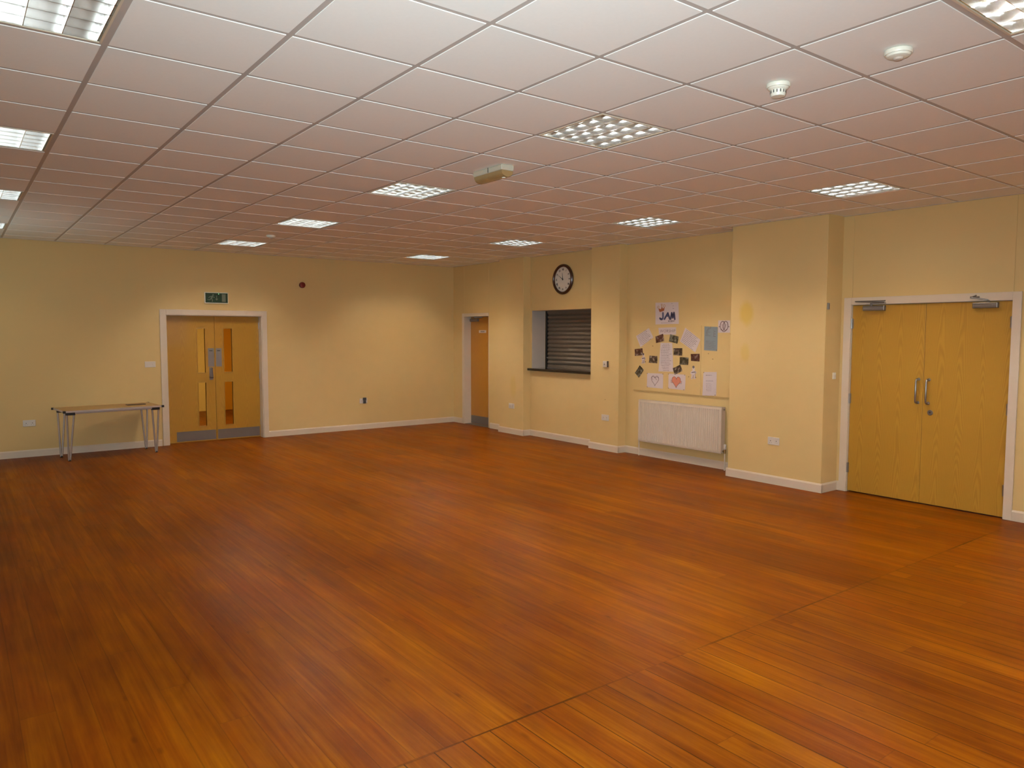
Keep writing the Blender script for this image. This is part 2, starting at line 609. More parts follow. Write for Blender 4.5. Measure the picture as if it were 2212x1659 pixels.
MB().box(XL - 0.10, XL - 0.09, 5.75, 6.85, 1.25, 2.25).build('unseen_pane', m_glass, o)

# ceiling: tiles with a stepped edge in an exposed grid; grid lines every 0.6 m from the origin
LIGHTS = [(a, b) for a in (4, 9, -1) for b in (11, 7, 3, -1, -5, -9)]
cells = set(LIGHTS)
mb = MB()
nx0, nx1 = math.floor(XL / 0.6), math.ceil(XR / 0.6)
ny0, ny1 = math.floor(YN / 0.6), math.ceil(YF / 0.6)
g = 0.013
for i in range(nx0, nx1):
    for j in range(ny0, ny1):
        if (i, j) in cells:
            continue
        x0, x1 = max(i * .6 + g, XL), min(i * .6 + .6 - g, XR)
        y0, y1 = max(j * .6 + g, YN), min(j * .6 + .6 - g, YF)
        if x1 - x0 > .02 and y1 - y0 > .02:
            mb.box(x0, x1, y0, y1, CEIL, CEIL + 0.02)
o = struct(mb.build('ceiling', m_ceil, bevel=0.0012, seg=1))
mb = MB()
for i in range(nx0, nx1 + 1):
    x = i * .6
    if XL < x < XR:
        mb.box(x - .014, x + .014, YN, YF, CEIL + .0027, CEIL + .019)
for j in range(ny0, ny1 + 1):
    y = j * .6
    if YN < y < YF:
        mb.box(XL, XR, y - .0137, y + .0137, CEIL + .0029, CEIL + .0188)
mb.build('ceiling_grid', m_tee, o)
# slab above the tiles (also closes the luminaire openings) and the perimeter angle
MB().box(XL, XR + T, YN, YF + .3, CEIL + 0.14, CEIL + 0.2).build('soffit', m_dark, o)
mb = MB()
e = 0.019
mb.box(XL, XR, YF - e, YF, CEIL - .003, CEIL + .006)
mb.box(XL, XL + e, YN, YF, CEIL - .003, CEIL + .006)
mb.box(XL, XR, YN, YN + e, CEIL - .003, CEIL + .006)
prev = YN
segs = []
for px, a, b in sorted(PIL, key=lambda q: q[1]):
    segs.append((XR, prev, a))
    segs.append((px, a, b))
    prev = b
segs.append((XR, prev, YF))
for px, a, b in segs:
    mb.box(px - e, px, a - (e if px < XR else 0), b + (e if px < XR else 0), CEIL - .0031, CEIL + .0061)
mb.build('edge_angle', m_tee, o)

# skirting boards
SK, SH = 0.016, 0.098


def skirt_prof(mb, axis, at, a, b, s=-1):
    """moulded skirting running from a to b; at = wall face, s = direction into the room"""
    pr = [(at, 0), (at + s * SK, 0), (at + s * SK, SH - 0.016), (at + s * SK * 0.45, SH), (at, SH)]
    if axis == 'y':
        mb.prism(pr, a, b, 'y')
    else:
        mb.prism(pr, a, b, 'x')


mb = MB()
for px, a, b in segs:
    a2, b2 = a - (SK if px < XR else 0), b + (SK if px < XR else 0)
    cuts = [(a2, b2)]
    for h0, h1 in ((-1.155, 0.484), (7.0, 7.895)):
        n = []
        for c0, c1 in cuts:
            if h1 <= c0 or h0 >= c1:
                n.append((c0, c1))
            else:
                if c0 < h0:
                    n.append((c0, h0))
                if c1 > h1:
                    n.append((h1, c1))
        cuts = n
    for c0, c1 in cuts:
        # extrude along y: profile in (x, z)
        skirt_prof(mb, 'y', px, c0, c1)
for px, a, b in PIL:
    for yy, s in ((a, -1), (b, 1)):
        mb.prism([(yy, 0), (yy + s * SK, 0), (yy + s * SK, SH - 0.016), (yy + s * SK * .45, SH), (yy, SH)], px - SK * .5, XR, 'x')
struct(mb.build('baseboard_right', m_trim))
mb = MB()
for a, b in ((XL, 1.876), (3.475, XR - SK)):
    mb.prism([(YF, 0), (YF - SK, 0), (YF - SK, SH - .016), (YF - SK * .45, SH), (YF, SH)], a, b, 'x')
struct(mb.build('baseboard_far', m_trim))
mb = MB()
skirt_prof(mb, 'y', XL, YN, YF, 1)
struct(mb.build('baseboard_left', m_trim))

# ------------------------------------------------------------------ corridor behind the vision-panel doors
CY0, CY1 = YF + 0.3, 13.0
mb = MB()
mb.box(1.0, 1.1, CY0, CY1, 0, 2.6).box(1.0, 6.1, CY1, CY1 + .1, 0, 2.6).box(6.0, 6.1, CY0, CY1, 0, 2.6)
struct(mb.build('wall_corridor', plain('yellow corridor paint', (0.80, 0.58, 0.20), 0.6)))
struct(MB().box(1.0, 6.1, CY0, CY1, 2.6, 2.7).build('ceiling_corridor', m_ceil))
o = struct(MB().box(4.02, 4.9, CY1 - 0.05, CY1 - 0.002, 0.005, 2.2).build('door_4', plain('orange varnished door', (0.62, 0.26, 0.012), 0.4)))
area('corridor_lamp', (3.0, 10.4, 2.58), (0, 0, 0), 1.2, 1.2, 62, (1.0, 0.78, 0.38))

# ------------------------------------------------------------------ far double door with vision panels
AR = 0.07
df = empty('door_1', ff(0, YF, 0))
df['kind'] = 'structure'
mb = MB()
a, b, zt = FD[0], FD[1], FD[3]
mb.box(a - 0.082, a + 0.004, 0, zt + 0.078, 0, 0.018)
mb.box(b - 0.004, b + 0.075, 0, zt + 0.078, 0, 0.018)
mb.box(a + 0.004, b - 0.004, zt - 0.004, zt + 0.078, 0, 0.018)
mb.build('architrave', m_trim, df, bevel=0.004)
mb = MB()
mb.box(a, a + 0.014, 0, zt, -0.30, 0.0).box(b - 0.014, b, 0, zt, -0.30, 0.0).box(a + .014, b - .014, zt - 0.012, zt, -0.30, 0.0)
mb.build('door_lining', m_trim, df)
FL = 0.12      # leaf face this far behind the wall face


def far_leaf(x0, x1, vx0, vx1, plate, handle):
    z0, z1 = 0.008, 1.942
    vs = [(0.240, 0.914), (1.070, 1.750)]
    mb = MB()
    th = 0.044
    za = -FL - th
    for q0, q1, w0, w1 in ((x0, vx0, z0, z1), (vx1, x1, z0, z1), (vx0, vx1, z0, vs[0][0]), (vx0, vx1, vs[0][1], vs[1][0]), (vx0, vx1, vs[1][1], z1)):
        mb.box(q0, q1, w0, w1, za, -FL)
    leaf = mb.build('door_leaf', m_door_far, df)
    for q, (w0, w1) in enumerate(vs):
        bd = MB()
        k = 0.011
        for r in ((vx0 - k, vx1 + k, w0 - k, w0), (vx0 - k, vx1 + k, w1, w1 + k), (vx0 - k, vx0, w0, w1), (vx1, vx1 + k, w0, w1)):
            bd.box(*r, -FL - 0.02, -FL + 0.006)
        bd.build('glazing_bead', m_door_far, leaf, bevel=0.002)
        MB().box(vx0, vx1, w0, w1, -FL - 0.026, -FL - 0.02).build('vision_panel', m_clear, leaf)
    kp = MB().box(x0 + (0.12 if x0 < 2.5 else 0.015), x1 - 0.012, 0.022, 0.172, -FL, -FL + 0.0015).build('kick_plate', m_kick, leaf)
    kp['label'] = 'brushed metal kick plate'
    p0, p1, w0, w1 = plate
    mb = MB().box(p0, p1, w0, w1, -FL, -FL + 0.0025)
    pl = mb.build('push_plate', m_plate, leaf)
    MB().box(p0 + 0.018, p1 - 0.022, w1 - 0.045, w1 - 0.033, -FL + 0.0025, -FL + 0.004).build('plate_marking', m_ink, pl)
    for yy in (0.2, 0.95, 1.75):
        xh = x0 if x0 < 2.5 else x1
        MB().box(xh - 0.006, xh + 0.006, yy, yy + 0.1, -FL, -FL + 0.006).build('hinge', m_steel, leaf)
    return leaf


m_clear, nt, bs = newmat('clear safety glass')
bs.inputs['Base Color'].default_value = (0.98, 0.97, 0.90, 1)
bs.inputs['Transmission Weight'].default_value = 1.0
bs.inputs['Roughness'].default_value = 0.0
bs.inputs['IOR'].default_value = 1.01
m_plate = plain('satin push plate', (0.22, 0.20, 0.20), 0.4, 0.2)
lf = far_leaf(1.988, 2.694, 2.440, 2.551, (2.593, 2.682, 1.16, 1.447), True)
rf = far_leaf(2.699, 3.382, 2.834, 2.957, (2.711, 2.797, 1.16, 1.447), False)
# lever handle on its backplate
bp_ = MB().box(2.606, 2.660, 0.955, 1.150, -FL, -FL + 0.003).build('handle_plate', m_plate, lf)
hd = MB()
hd.tube([(2.646, 1.13, -FL), (2.646, 1.13, -FL + .04), (2.634, 1.145, -FL + .045), (2.618, 1.13, -FL + .045), (2.618, 1.02, -FL + .045), (2.600, 1.005, -FL + .045)], 0.006)
hd.tube([(2.598, 1.0, -FL + .045), (2.650, 0.995, -FL + .03), (2.650, 0.995, -FL)], 0.012)
hd.tube([(2.646, 1.13, -FL + .03), (2.652, 1.0, -FL + .03)], 0.005)
hd.build('door_handle', m_closer, lf, smooth=True)
MB().box(2.693, 2.700, 0.01, 1.94, -FL - .05, -FL - .03).build('door_stop', m_dark, df)

# ------------------------------------------------------------------ store door deep in the right-hand wall
ds = empty('door_2', fr(XR, 0, 0))
ds['kind'] = 'structure'
# local x = -world y
u0, u1, zt = -STORE[1], -STORE[0], 2.0
mb = MB()
mb.box(u0 - 0.055, u0 + 0.012, 0, zt + 0.05, 0, 0.014)
mb.box(u0 + 0.012, u1, zt - 0.012, zt + 0.05, 0, 0.014)
mb.build('architrave', m_trim, ds, bevel=0.003)
mb = MB()
mb.box(u0, u0 + 0.012, 0, zt, -0.3, 0).box(u1 - 0.012, u1, 0, zt, -0.3, 0).box(u0 + .012, u1 - .012, zt - .012, zt, -0.3, 0)
mb.build('door_lining', m_trim, ds)
SD = -0.14
leaf = MB().box(u0 + .015, u1 - .015, 0.008, zt - .016, SD - .044, SD).build('door_leaf', m_door_store, ds)
MB().box(u0 + .02, u1 - .02, 0.012, 0.155, SD, SD + .0015).build('kick_plate', m_kick, leaf)
cl = MB().box(-7.79, -7.55, 1.90, 1.955, SD, SD + .05).build('door_closer', m_closer, leaf, bevel=0.006)
MB().tube([(-7.63, 1.965, SD + .03), (-7.5, 1.972, SD + .14), (-7.42, 1.975, SD + .02)], 0.007).build('closer_arm', m_closer, cl)
sg = MB().box(-7.555, -7.325, 1.693, 1.742, SD, SD + .002).build('name_sign', m_paper, leaf)
mb = MB()
for k in range(5):
    mb.box(-7.50 + k * .026, -7.482 + k * .026, 1.708, 1.726, SD + .002, SD + .003)
mb.build('writing', m_ink_soft, sg)
MB().lathe((-7.12, 1.02, SD), [(0.025, 0), (0.025, .008), (0.009, .01), (0.009, .04)], 16).build('door_handle', m_steel, leaf)
MB().box(u0, u1, 0, .004, -0.3, 0.0).build('threshold', m_kick, ds)

# ------------------------------------------------------------------ oak double door on the right
dd = empty('door_3', fr(XR, 0, 0))
dd['kind'] = 'structure'
a, b, zt = -0.405, 1.088, 1.992
mb = MB()
mb.box(a - 0.078, a - 0.0, 0, zt + 0.075, 0, 0.020)
mb.box(b + 0.0, b + 0.072, 0, zt + 0.075, 0, 0.020)
mb.box(a, b, zt, zt + 0.075, 0, 0.020)
mb.build('architrave', m_trim, dd, bevel=0.003)
mb = MB()
mb.box(a, a + 0.003, 0, zt, -0.3, 0.001).box(b - 0.003, b, 0, zt, -0.3, 0.001).box(a + .003, b - .003, zt - .003, zt, -0.3, 0.001)
mb.build('door_lining', m_trim, dd)
mid = 0.340
DZ = -0.012
for side, (x0, x1) in enumerate(((a + .006, mid - .0015), (mid + .0015, b - .006))):
    lf2 = MB().box(x0, x1, 0.012, zt - .006, DZ - .044, DZ).build('door_leaf', m_door, dd, bevel=0.0015)
    hx = x0 - .003 if side == 0 else x1 + .003
    for z0 in (0.208, 0.95, 1.742):
        hg = MB()
        hg.tube([(hx, z0, DZ + .018), (hx, z0 + .105, DZ + .018)], 0.0075, 10)
        hg.box(hx - (.004 if side == 0 else .014), hx + (.014 if side == 0 else .004), z0, z0 + .105, DZ + .001, DZ + .0135)
        hg.build('hinge', m_steel, lf2, smooth=True)
    # D pull handle
    px = 0.295 if side == 0 else 0.392
    h0, h1 = 1.008, 1.240
    hd = MB()
    arc = [(px, h0, DZ), (px, h0, DZ + .035), (px, h0 + .006, DZ + .052), (px, h0 + .022, DZ + .06), (px, h1 - .022, DZ + .06), (px, h1 - .006, DZ + .052), (px, h1, DZ + .035), (px, h1, DZ)]
    hd.tube(arc, 0.0095, 12)
    hd.lathe((px, h0, DZ), [(0.016, 0), (0.016, .004)], 16).lathe((px, h1, DZ), [(0.016, 0), (0.016, .004)], 16)
    hd.build('door_handle', m_steel, lf2, smooth=True)
    if side == 1:
        lk = MB().lathe((0.415, 0.918, DZ), [(0.027, 0), (0.027, .004), (0.023, .007), (0.023, .0075)], 24).build('lock_rose', m_closer, lf2, smooth=True)
        MB().lathe((0.415, 0.918, DZ + .0075), [(0.009, 0), (0.009, .004)], 16).build('keyhole', m_dark, lk)
    # overhead closer
    if side == 0:
        c0, c1, bx, e0, e1 = -0.275, -0.050, -0.19, -0.345, -0.045
    else:
        c0, c1, bx, e0, e1 = 0.765, 0.975, 0.895, 0.745, 0.80
    cb = MB().box(c0, c1, 1.925, 1.978, DZ, DZ + .048).build('door_closer', m_closer, lf2, bevel=0.007)
    MB().box(c0 + .01, c1 - .01, 1.944, 1.958, DZ + .048, DZ + .050).build('closer_cover_line', m_steel, cb)
    am = MB()
    am.lathe((bx, 1.98, DZ + .026), [(0.013, -.0), (0.013, .012)], 14)
    am.tube([(bx, 1.952, DZ + .03), (bx, 1.999, DZ + .03)], 0.010)
    if side == 0:
        am.box(bx - .008, bx + .152, 1.998, 2.005, DZ + .022, DZ + .044)
        am.tube([(e0, 2.022, DZ + .05), (bx + .14, 2.006, DZ + .052)], 0.006)
        am.box(e0 - .01, e1, 2.018, 2.030, DZ + .033, DZ + .052)
    else:
        am.tube([(bx, 2.000, DZ + .034), (e0 + .02, 2.025, DZ + .075)], 0.006)
        am.tube([(e0 + .02, 2.025, DZ + .075), (e1, 2.045, DZ + .05)], 0.006)
        am.box(e0, e1 + .02, 2.018, 2.036, DZ + .033, DZ + .048)
    am.build('closer_arm', m_closer, cb)

# ------------------------------------------------------------------ serving hatch: shutter and worktop
mb = MB()
hy0, hy1, hz0, hz1 = HATCH
sh = empty('roller_shutter', fr(7.35, 0, 0), 'grey metal roller shutter pulled down in the serving hatch below the clock', 'shutter')
mb = MB()
NS = 13
zb, ztp = 1.175, hz1
pitch_ = (ztp - zb) / NS
for k in range(NS):
    z0 = zb + k * pitch_
    pts = [(z0, 0.0)]
    for q in range(0, 9):
        t_ = q / 8
        pts.append((z0 + pitch_ * (0.06 + 0.88 * t_), 0.004 + 0.017 * math.sin(PI * t_)))
    pts.append((z0 + pitch_, 0.0))
    pts.append((z0 + pitch_, -0.008))
    pts.append((z0, -0.008))
    mb.prism([(p, d) for p, d in pts], -hy1 + 0.03, -hy0, 'x')
mb.build('slat_curtain', m_shutter, sh, smooth=True)
bb = MB().box(-hy1 + 0.03, -hy0, 1.118, 1.172, -0.012, 0.016).build('bottom_rail', m_shutter, sh, bevel=0.003)
MB().box(-hy1 + 0.03, -hy0, 1.1165, 1.124, 0.016, 0.03).build('rail_lip', m_steel, bb)
MB().box(-hy1 + 0.001, -hy1 + 0.042, 1.1165, hz1 - .001, -0.03, 0.034).build('guide_channel', m_black, sh, bevel=0.002)
MB().lathe((-hy1 + 0.05, 1.285, 0.022), [(0.008, 0), (0.008, .02)], 12).build('slide_bolt', m_chrome, sh)
MB().box(-hy1 + .001, -hy0 - .001, hz1 - 0.03, hz1 - .001, -0.03, 0.03).build('head_channel', m_shutter, sh)
# kitchen side closed off
struct(MB().box(7.39, 7.47, hy0 - .001, hy1 + .001, hz0, hz1).build('wall_kitchen', m_dark))
rv = MB()
rv.box(XR + .002, 7.31, hy1 - 0.003, hy1 - 0.0005, 1.116, hz1 - .0005).box(XR + .002, 7.31, hy0, hy1 - .003, hz1 - .003, hz1 - .0005)
struct(rv.build('trim_1', m_reveal))
tag(MB().box(6.965, 7.385, 4.258, 5.880, 1.078, 1.116).build('worktop', m_counter, bevel=0.006),
    'dark glossy worktop forming the sill of the serving hatch', 'worktop')

# ------------------------------------------------------------------ clock
ck = empty('wall_clock', fr(XR, 5.033, 2.522), 'large round wall clock with dark wooden rim above the serving hatch', 'clock')
R = 0.233
MB().lathe((0, 0, 0), [(R - .012, 0), (R, .012), (R, .03), (R - .012, .044), (R - .030, .046), (R - .042, .034), (R - .044, .02), (R - .044, .001)], 64).build('rim', m_clockrim, ck, smooth=True)
fc = MB().lathe((0, 0, 0), [(R - .04, .012), (R - .04, .022)], 64).build('clock_face', m_clockface, ck)
NUM = ['XII', 'I', 'II', 'III', 'IIII', 'V', 'VI', 'VII', 'VIII', 'IX', 'X', 'XI']
for k, s_ in enumerate(NUM):
    an = PI / 2 - k * PI / 6
    text('numeral', s_, 0.042, m_ink, fc, (0.150 * math.cos(an), 0.150 * math.sin(an), 0.0228), an - PI / 2, bold=0.0006, spacing=0.85)
mb = MB()
for k in range(60):
    m_ = Matrix.Rotation(k * PI / 30, 4, 'Z')
    mb.box(-.0012, .0012, .176, .184, .022, .0232, m_)
mb.build('minute_track', m_ink, fc)


def hand(name, ang, ln, wd, z):
    m_ = Matrix.Rotation(-math.radians(ang), 4, 'Z')
    mb = MB()
    pts = [(-wd * .5, -ln * .18), (wd * .5, -ln * .18), (wd, ln * .1), (wd * .35, ln * .8), (0, ln), (-wd * .35, ln * .8), (-wd, ln * .1)]
    A = [mb.bm.verts.new(m_ @ Vector((x, y, z))) for x, y in pts]
    B = [mb.bm.verts.new(m_ @ Vector((x, y, z + .0015))) for x, y in pts]
    mb.bm.faces.new(A[::-1]); mb.bm.faces.new(B)
    for i in range(7):
        mb.bm.faces.new((A[i], A[(i + 1) % 7], B[(i + 1) % 7], B[i]))
    mb.build(name, m_ink, ck)


hand('hour_hand', -5, 0.098, 0.006, .026)
hand('minute_hand', -56, 0.125, 0.0045, .029)
MB().lathe((0, 0, 0), [(0.008, .022), (0.008, .032)], 16).build('hub', m_ink, ck)

# ------------------------------------------------------------------ pinboard and everything pinned to it
pb = empty('pinboard', fr(XR, 0, 0), 'cream painted pinboard covering the wall above the radiator', 'notice board')
BT = 0.012
MB().box(-3.515, -2.365, 0.905, 1.79, 0, BT).build('board_panel', m_board, pb, bevel=0.0015)
MB().box(-2.361, -1.707, 0.905, 1.79, 0, BT).build('board_panel', m_board, pb, bevel=0.0015)
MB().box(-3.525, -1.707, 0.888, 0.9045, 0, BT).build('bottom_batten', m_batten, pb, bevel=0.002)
PX = XR - BT          # face of the board
order = [0]


def sheet(name, corners, mat, label, cat, group=None, base=PX, th=0.0008, lift=0.0, curl=0.004):
    """a slightly curled sheet given by its four corners (y, z): TL, TR, BR, BL; returns root and local axes"""
    order[0] += 1
    z = lift + 0.0003
    P = [Vector((-c[0], c[1], 0)) for c in corners]
    cen = sum(P, Vector()) / 4
    ax = ((P[1] - P[0]) + (P[2] - P[3])).normalized()
    ang = math.atan2(ax.y, ax.x)
    mw = fr(base, -cen.x, cen.y) @ Matrix.Rotation(ang, 4, 'Z')
    inv = Matrix.Rotation(-ang, 4, 'Z')
    Q = [inv @ (p - cen) for p in P]
    bm = bmesh.new()
    n = 8
    rnd = random.Random(order[0])
    cu = [rnd.uniform(0.1, 1) * curl for _ in range(4)]
    V = {}
    for i in range(n + 1):
        for j in range(n + 1):
            s_, t_ = i / n, j / n
            p = (Q[0] * (1 - s_) + Q[1] * s_) * (1 - t_) + (Q[3] * (1 - s_) + Q[2] * s_) * t_
            lf_ = ((1 - s_) * (1 - t_)) ** 3 * cu[0] + (s_ * (1 - t_)) ** 3 * cu[1] + (s_ * t_) ** 3 * cu[2] + ((1 - s_) * t_) ** 3 * cu[3]
            for q in (0, 1):
                V[i, j, q] = bm.verts.new((p.x, p.y, z + lf_ + (th if q else 0)))
    for i in range(n):
        for j in range(n):
            bm.faces.new((V[i, j, 1], V[i + 1, j, 1], V[i + 1, j + 1, 1], V[i, j + 1, 1]))
            bm.faces.new((V[i, j, 0], V[i, j + 1, 0], V[i + 1, j + 1, 0], V[i + 1, j, 0]))
    for i in range(n):
        bm.faces.new((V[i, 0, 0], V[i + 1, 0, 0], V[i + 1, 0, 1], V[i, 0, 1]))
        bm.faces.new((V[i, n, 0], V[i, n, 1], V[i + 1, n, 1], V[i + 1, n, 0]))
        bm.faces.new((V[0, i, 0], V[0, i, 1], V[0, i + 1, 1], V[0, i + 1, 0]))
        bm.faces.new((V[n, i, 0], V[n, i + 1, 0], V[n, i + 1, 1], V[n, i, 1]))
    mb = MB()
    mb.bm.free()
    mb.bm = bm
    root = mb.build(name, mat)
    root.matrix_world = mw
    tag(root, label, cat, group)
    wd = (Q[1] - Q[0]).length
    hg = (Q[3] - Q[0]).length
    return root, wd, hg, z + th


def lines(root, wd, hg, z, n, x0=-0.42, x1=0.42, y0=0.42, y1=-0.42, th=0.0045, mat=None, seed=1, words=True, name='writing'):
    """rows of illegible small writing, broken into word-sized dashes"""
    rnd = random.Random(seed)
    mb = MB()
    for k in range(n):
        y = (y0 + (y1 - y0) * k / max(1, n - 1)) * hg
        x = x0 * wd
        end = (x1 - rnd.uniform(0, 0.22)) * wd
        while x < end:
            l_ = rnd.uniform(0.008, 0.026)
            l_ = min(l_, end - x)
            hh = th * rnd.uniform(1.0, 1.5)
            mb.box(x, x + l_, y - hh / 2, y + hh / 2, z, z + .0012)
            x += l_ + 0.006
    return mb.build(name, mat or m_ink_soft, root)


SH_GROUP = None
ht = 0.0016
# sheet with the orange crown and the letters JAM, fixed to the bare wall above the board
r_, wd, hg, z = sheet('poster', [(3.150, 2.102), (2.751, 2.098), (2.739, 1.814), (3.144, 1.809)], m_paper,
                      'white poster with orange crown and blue letters JAM above the pinboard', 'poster', base=XR)


def stroke(mb, pts, r, z0, z1):
    for (ax, ay), (bx, by) in zip(pts, pts[1:]):
        d = Vector((bx - ax, by - ay)).normalized() * r
        mb.prism([(ax - d.y, ay + d.x), (ax + d.y, ay - d.x), (bx + d.y, by - d.x), (bx - d.y, by + d.x)], z0, z1)
    for ax, ay in pts:
        mb.prism([(ax + r * math.cos(k * PI / 6), ay + r * math.sin(k * PI / 6)) for k in range(12)], z0, z1 + .00005)


# the three letters J, A, M drawn as fat rounded strokes
for lt in (((-.069, .005), (-.067, -.050), (-.073, -.070), (-.088, -.078), (-.106, -.076), (-.120, -.064)),
           ((-.041, -.075), (-.015, -.039), (.016, .003), (.033, -.037), (.051, -.075)),
           ((.066, -.075), (.082, .003), (.101, -.060), (.120, .005), (.136, -.079))):
    mb = MB()
    stroke(mb, lt, .0135, z, z + .0012)
    if lt[0][0] == -.041:
        stroke(mb, [lt[1], lt[3]], .008, z + .0001, z + .0011)
    mb.build('lettering', m_blueink, r_)
lines(r_, wd, hg, z, 1, .06, .42, -.355, -.355, .012, m_ink_soft, 21)
cr = MB()
cr.prism([(-.125, .018), (-.052, .034), (-.046, .052), (-.042, .084), (-.071, .062), (-.090, .094), (-.105, .056), (-.148, .070), (-.140, .040)], z, z + .0012)
cr.build('crown_print', m_orangeink, r_)
for (cx, cy, rr) in ((-.152, .086, .015), (-.092, .118, .009), (-.048, .100, .017)):
    cr = MB()
    pr = [(cx + rr * math.cos(q * PI / 8), cy + rr * math.sin(q * PI / 8), z + .001) for q in range(17)]
    cr.tube(pr, 0.0028, 6)
    if rr < .01:
        cr.tube([(-.092, .112, z + .001), (-.091, .088, z + .001)], 0.004, 6)
    cr.build('crown_point', m_yellowink, r_)
lines(r_, wd, hg, z, 1, 0.20, 0.46, 0.43, 0.43, 0.006, m_ink_soft, 4)
lines(r_, wd, hg, z, 5, 0.24, 0.42, 0.33, 0.16, 0.003, m_ink_soft, 5)
lines(r_, wd, hg, z, 1, -0.25, 0.42, -0.43, -0.43, 0.003, m_ink_soft, 6)

r_, wd, hg, z = sheet('title_card', [(3.078, 1.764), (2.772, 1.771), (2.775, 1.674), (3.070, 1.674)], m_paper,
                      'small white card with the outlined word WORSHIP at the top of the pinboard', 'card', lift=ht * 0)
text('lettering', 'WORSHIP', 0.058, m_ink_soft, r_, (0.005, -0.002, z + .0006), 0, bold=-0.0007, spacing=1.05)
r_, wd, hg, z = sheet('lyric_sheet', [(3.486, 1.651), (3.251, 1.762), (3.168, 1.634), (3.400, 1.498)], m_paper,
                      'white sheet of handwriting pinned askew at the upper left of the board', 'paper sheet')
lines(r_, wd, hg, z, 8, seed=11, th=0.004)
r_, wd, hg, z = sheet('lyric_sheet', [(2.623, 1.763), (2.377, 1.610), (2.453, 1.448), (2.707, 1.585)], m_paper,
                      'white sheet of handwriting pinned askew at the upper right of the photo display', 'paper sheet')
lines(r_, wd, hg, z, 9, seed=12, th=0.004)
r_, wd, hg, z = sheet('lyric_sheet', [(3.038, 1.562), (2.835, 1.564), (2.810, 1.184), (3.066, 1.178)], m_paper,
                      'tall white sheet with rows of writing in the middle of the photo display', 'paper sheet')
lines(r_, wd, hg, z, 17, -.45, .45, .45, -.46, seed=13, th=0.004)
r_, wd, hg, z = sheet('notice', [(2.315, 1.778), (2.111, 1.770), (2.112, 1.470), (2.316, 1.477)], m_paper_blue,
                      'pale blue printed notice at the top of the right-hand board panel', 'notice')
lines(r_, wd, hg, z, 7, -.40, -.02, .42, .12, seed=14, th=0.005)
lines(r_, wd, hg, z, 6, .18, .42, .36, .10, seed=15, th=0.006)
lines(r_, wd, hg, z, 8, -.38, .40, -.10, -.42, seed=16, th=0.003)
r_, wd, hg, z = sheet('emblem_sheet', [(2.105, 1.851), (1.931, 1.848), (1.928, 1.699), (2.105, 1.699)], m_paper,
                      'pale sheet with a dark double oval emblem beside the blue notice', 'paper sheet', lift=0.001)
mb = MB()


def ell(cx, cy, rx, ry, a0=0, a1=360, n=24):
    return [(cx + rx * math.cos(math.radians(a0 + (a1 - a0) * k / n)), cy + ry * math.sin(math.radians(a0 + (a1 - a0) * k / n)), z + .0005) for k in range(n + 1)]


mb.tube(ell(-.022, .008, .036, .056), .0042, 6)
mb.tube(ell(.022, .008, .036, .056), .0042, 6)
mb.tube(ell(0, -.012, .040, .050, 200, 340), .0042, 6)
mb.tube([(-.078, -.004, z), (-.060, .000, z)], .0042, 6).tube([(.060, .000, z), (.080, -.004, z)], .0042, 6)
for xx in (-.034, -.018, .018, .034):
    mb.tube([(xx, -.036, z), (xx, .02, z)], .0012, 5)
mb.tube([(-.044, .022, z), (-.008, .022, z)], .0015, 5).tube([(.008, .022, z), (.044, .022, z)], .0015, 5)
mb.build('emblem', m_purpleink, r_)
r_, wd, hg, z = sheet('list_sheet', [(2.318, 1.201), (2.112, 1.210), (2.115, 0.912), (2.327, 0.902)], m_paper,
                      'white printed list pinned at the bottom of the right-hand board panel', 'paper sheet')
lines(r_, wd, hg, z, 1, -.28, .30, .36, .36, seed=17, th=.004)
lines(r_, wd, hg, z, 1, -.28, .30, .12, .12, seed=18, th=.004)
lines(r_, wd, hg, z, 7, -.28, .20, .02, -.30, seed=19, th=.002)
r_, wd, hg, z = sheet('drawing', [(3.271, 1.147), (2.983, 1.150), (2.985, 0.948), (3.273, 0.953)], m_paper,
                      'drawing of a plain outlined heart pinned low on the board', 'drawing')


def heart(cx, cy, s_):
    p = []
    for k in range(33):
        t_ = 2 * PI * k / 32
        p.append((cx + s_ * 16 * math.sin(t_) ** 3 / 16, cy + s_ * (13 * math.cos(t_) - 5 * math.cos(2 * t_) - 2 * math.cos(3 * t_) - math.cos(4 * t_)) / 14))
    return p


mb = MB()
mb.tube([(x, y, z + .0005) for x, y in heart(0, .008, .066)], .0024, 6)
mb.tube([(-.034 + .024 * math.cos(q * .6), .034 + .02 * math.sin(q * .6), z + .0005) for q in range(9)], .0022, 6)
mb.tube([(.034 + .024 * math.cos(q * .6), .034 + .02 * math.sin(q * .6), z + .0005) for q in range(9)], .0022, 6)
mb.build('heart_outline', m_purpleink, r_)
r_, wd, hg, z = sheet('drawing', [(2.890, 1.154), (2.602, 1.154), (2.609, 0.949), (2.892, 0.958)], m_paper,
                      'drawing of a coral coloured heart with a ribbon pinned low on the board', 'drawing')
hp = heart(-.01, .005, .072)
MB().prism(hp[:-1], z, z + .0009).build('heart_fill', m_pinkink, r_)
mb = MB()
mb.tube([(x, y, z + .0008) for x, y in hp], .0022, 6)
mb.tube([(-.096, .020, z + .001), (-.096, -.018, z + .001), (-.06, -.016, z + .001)], .0025, 6)
mb.tube([(.082, .015, z + .001), (.078, -.022, z + .001), (.045, -.018, z + .001)], .0025, 6)
mb.build('heart_outline', m_purpleink, r_)
MB().box(-.085, .072, -.012, .018, z + .0009, z + .0016).build('ribbon', m_pinkink, r_)

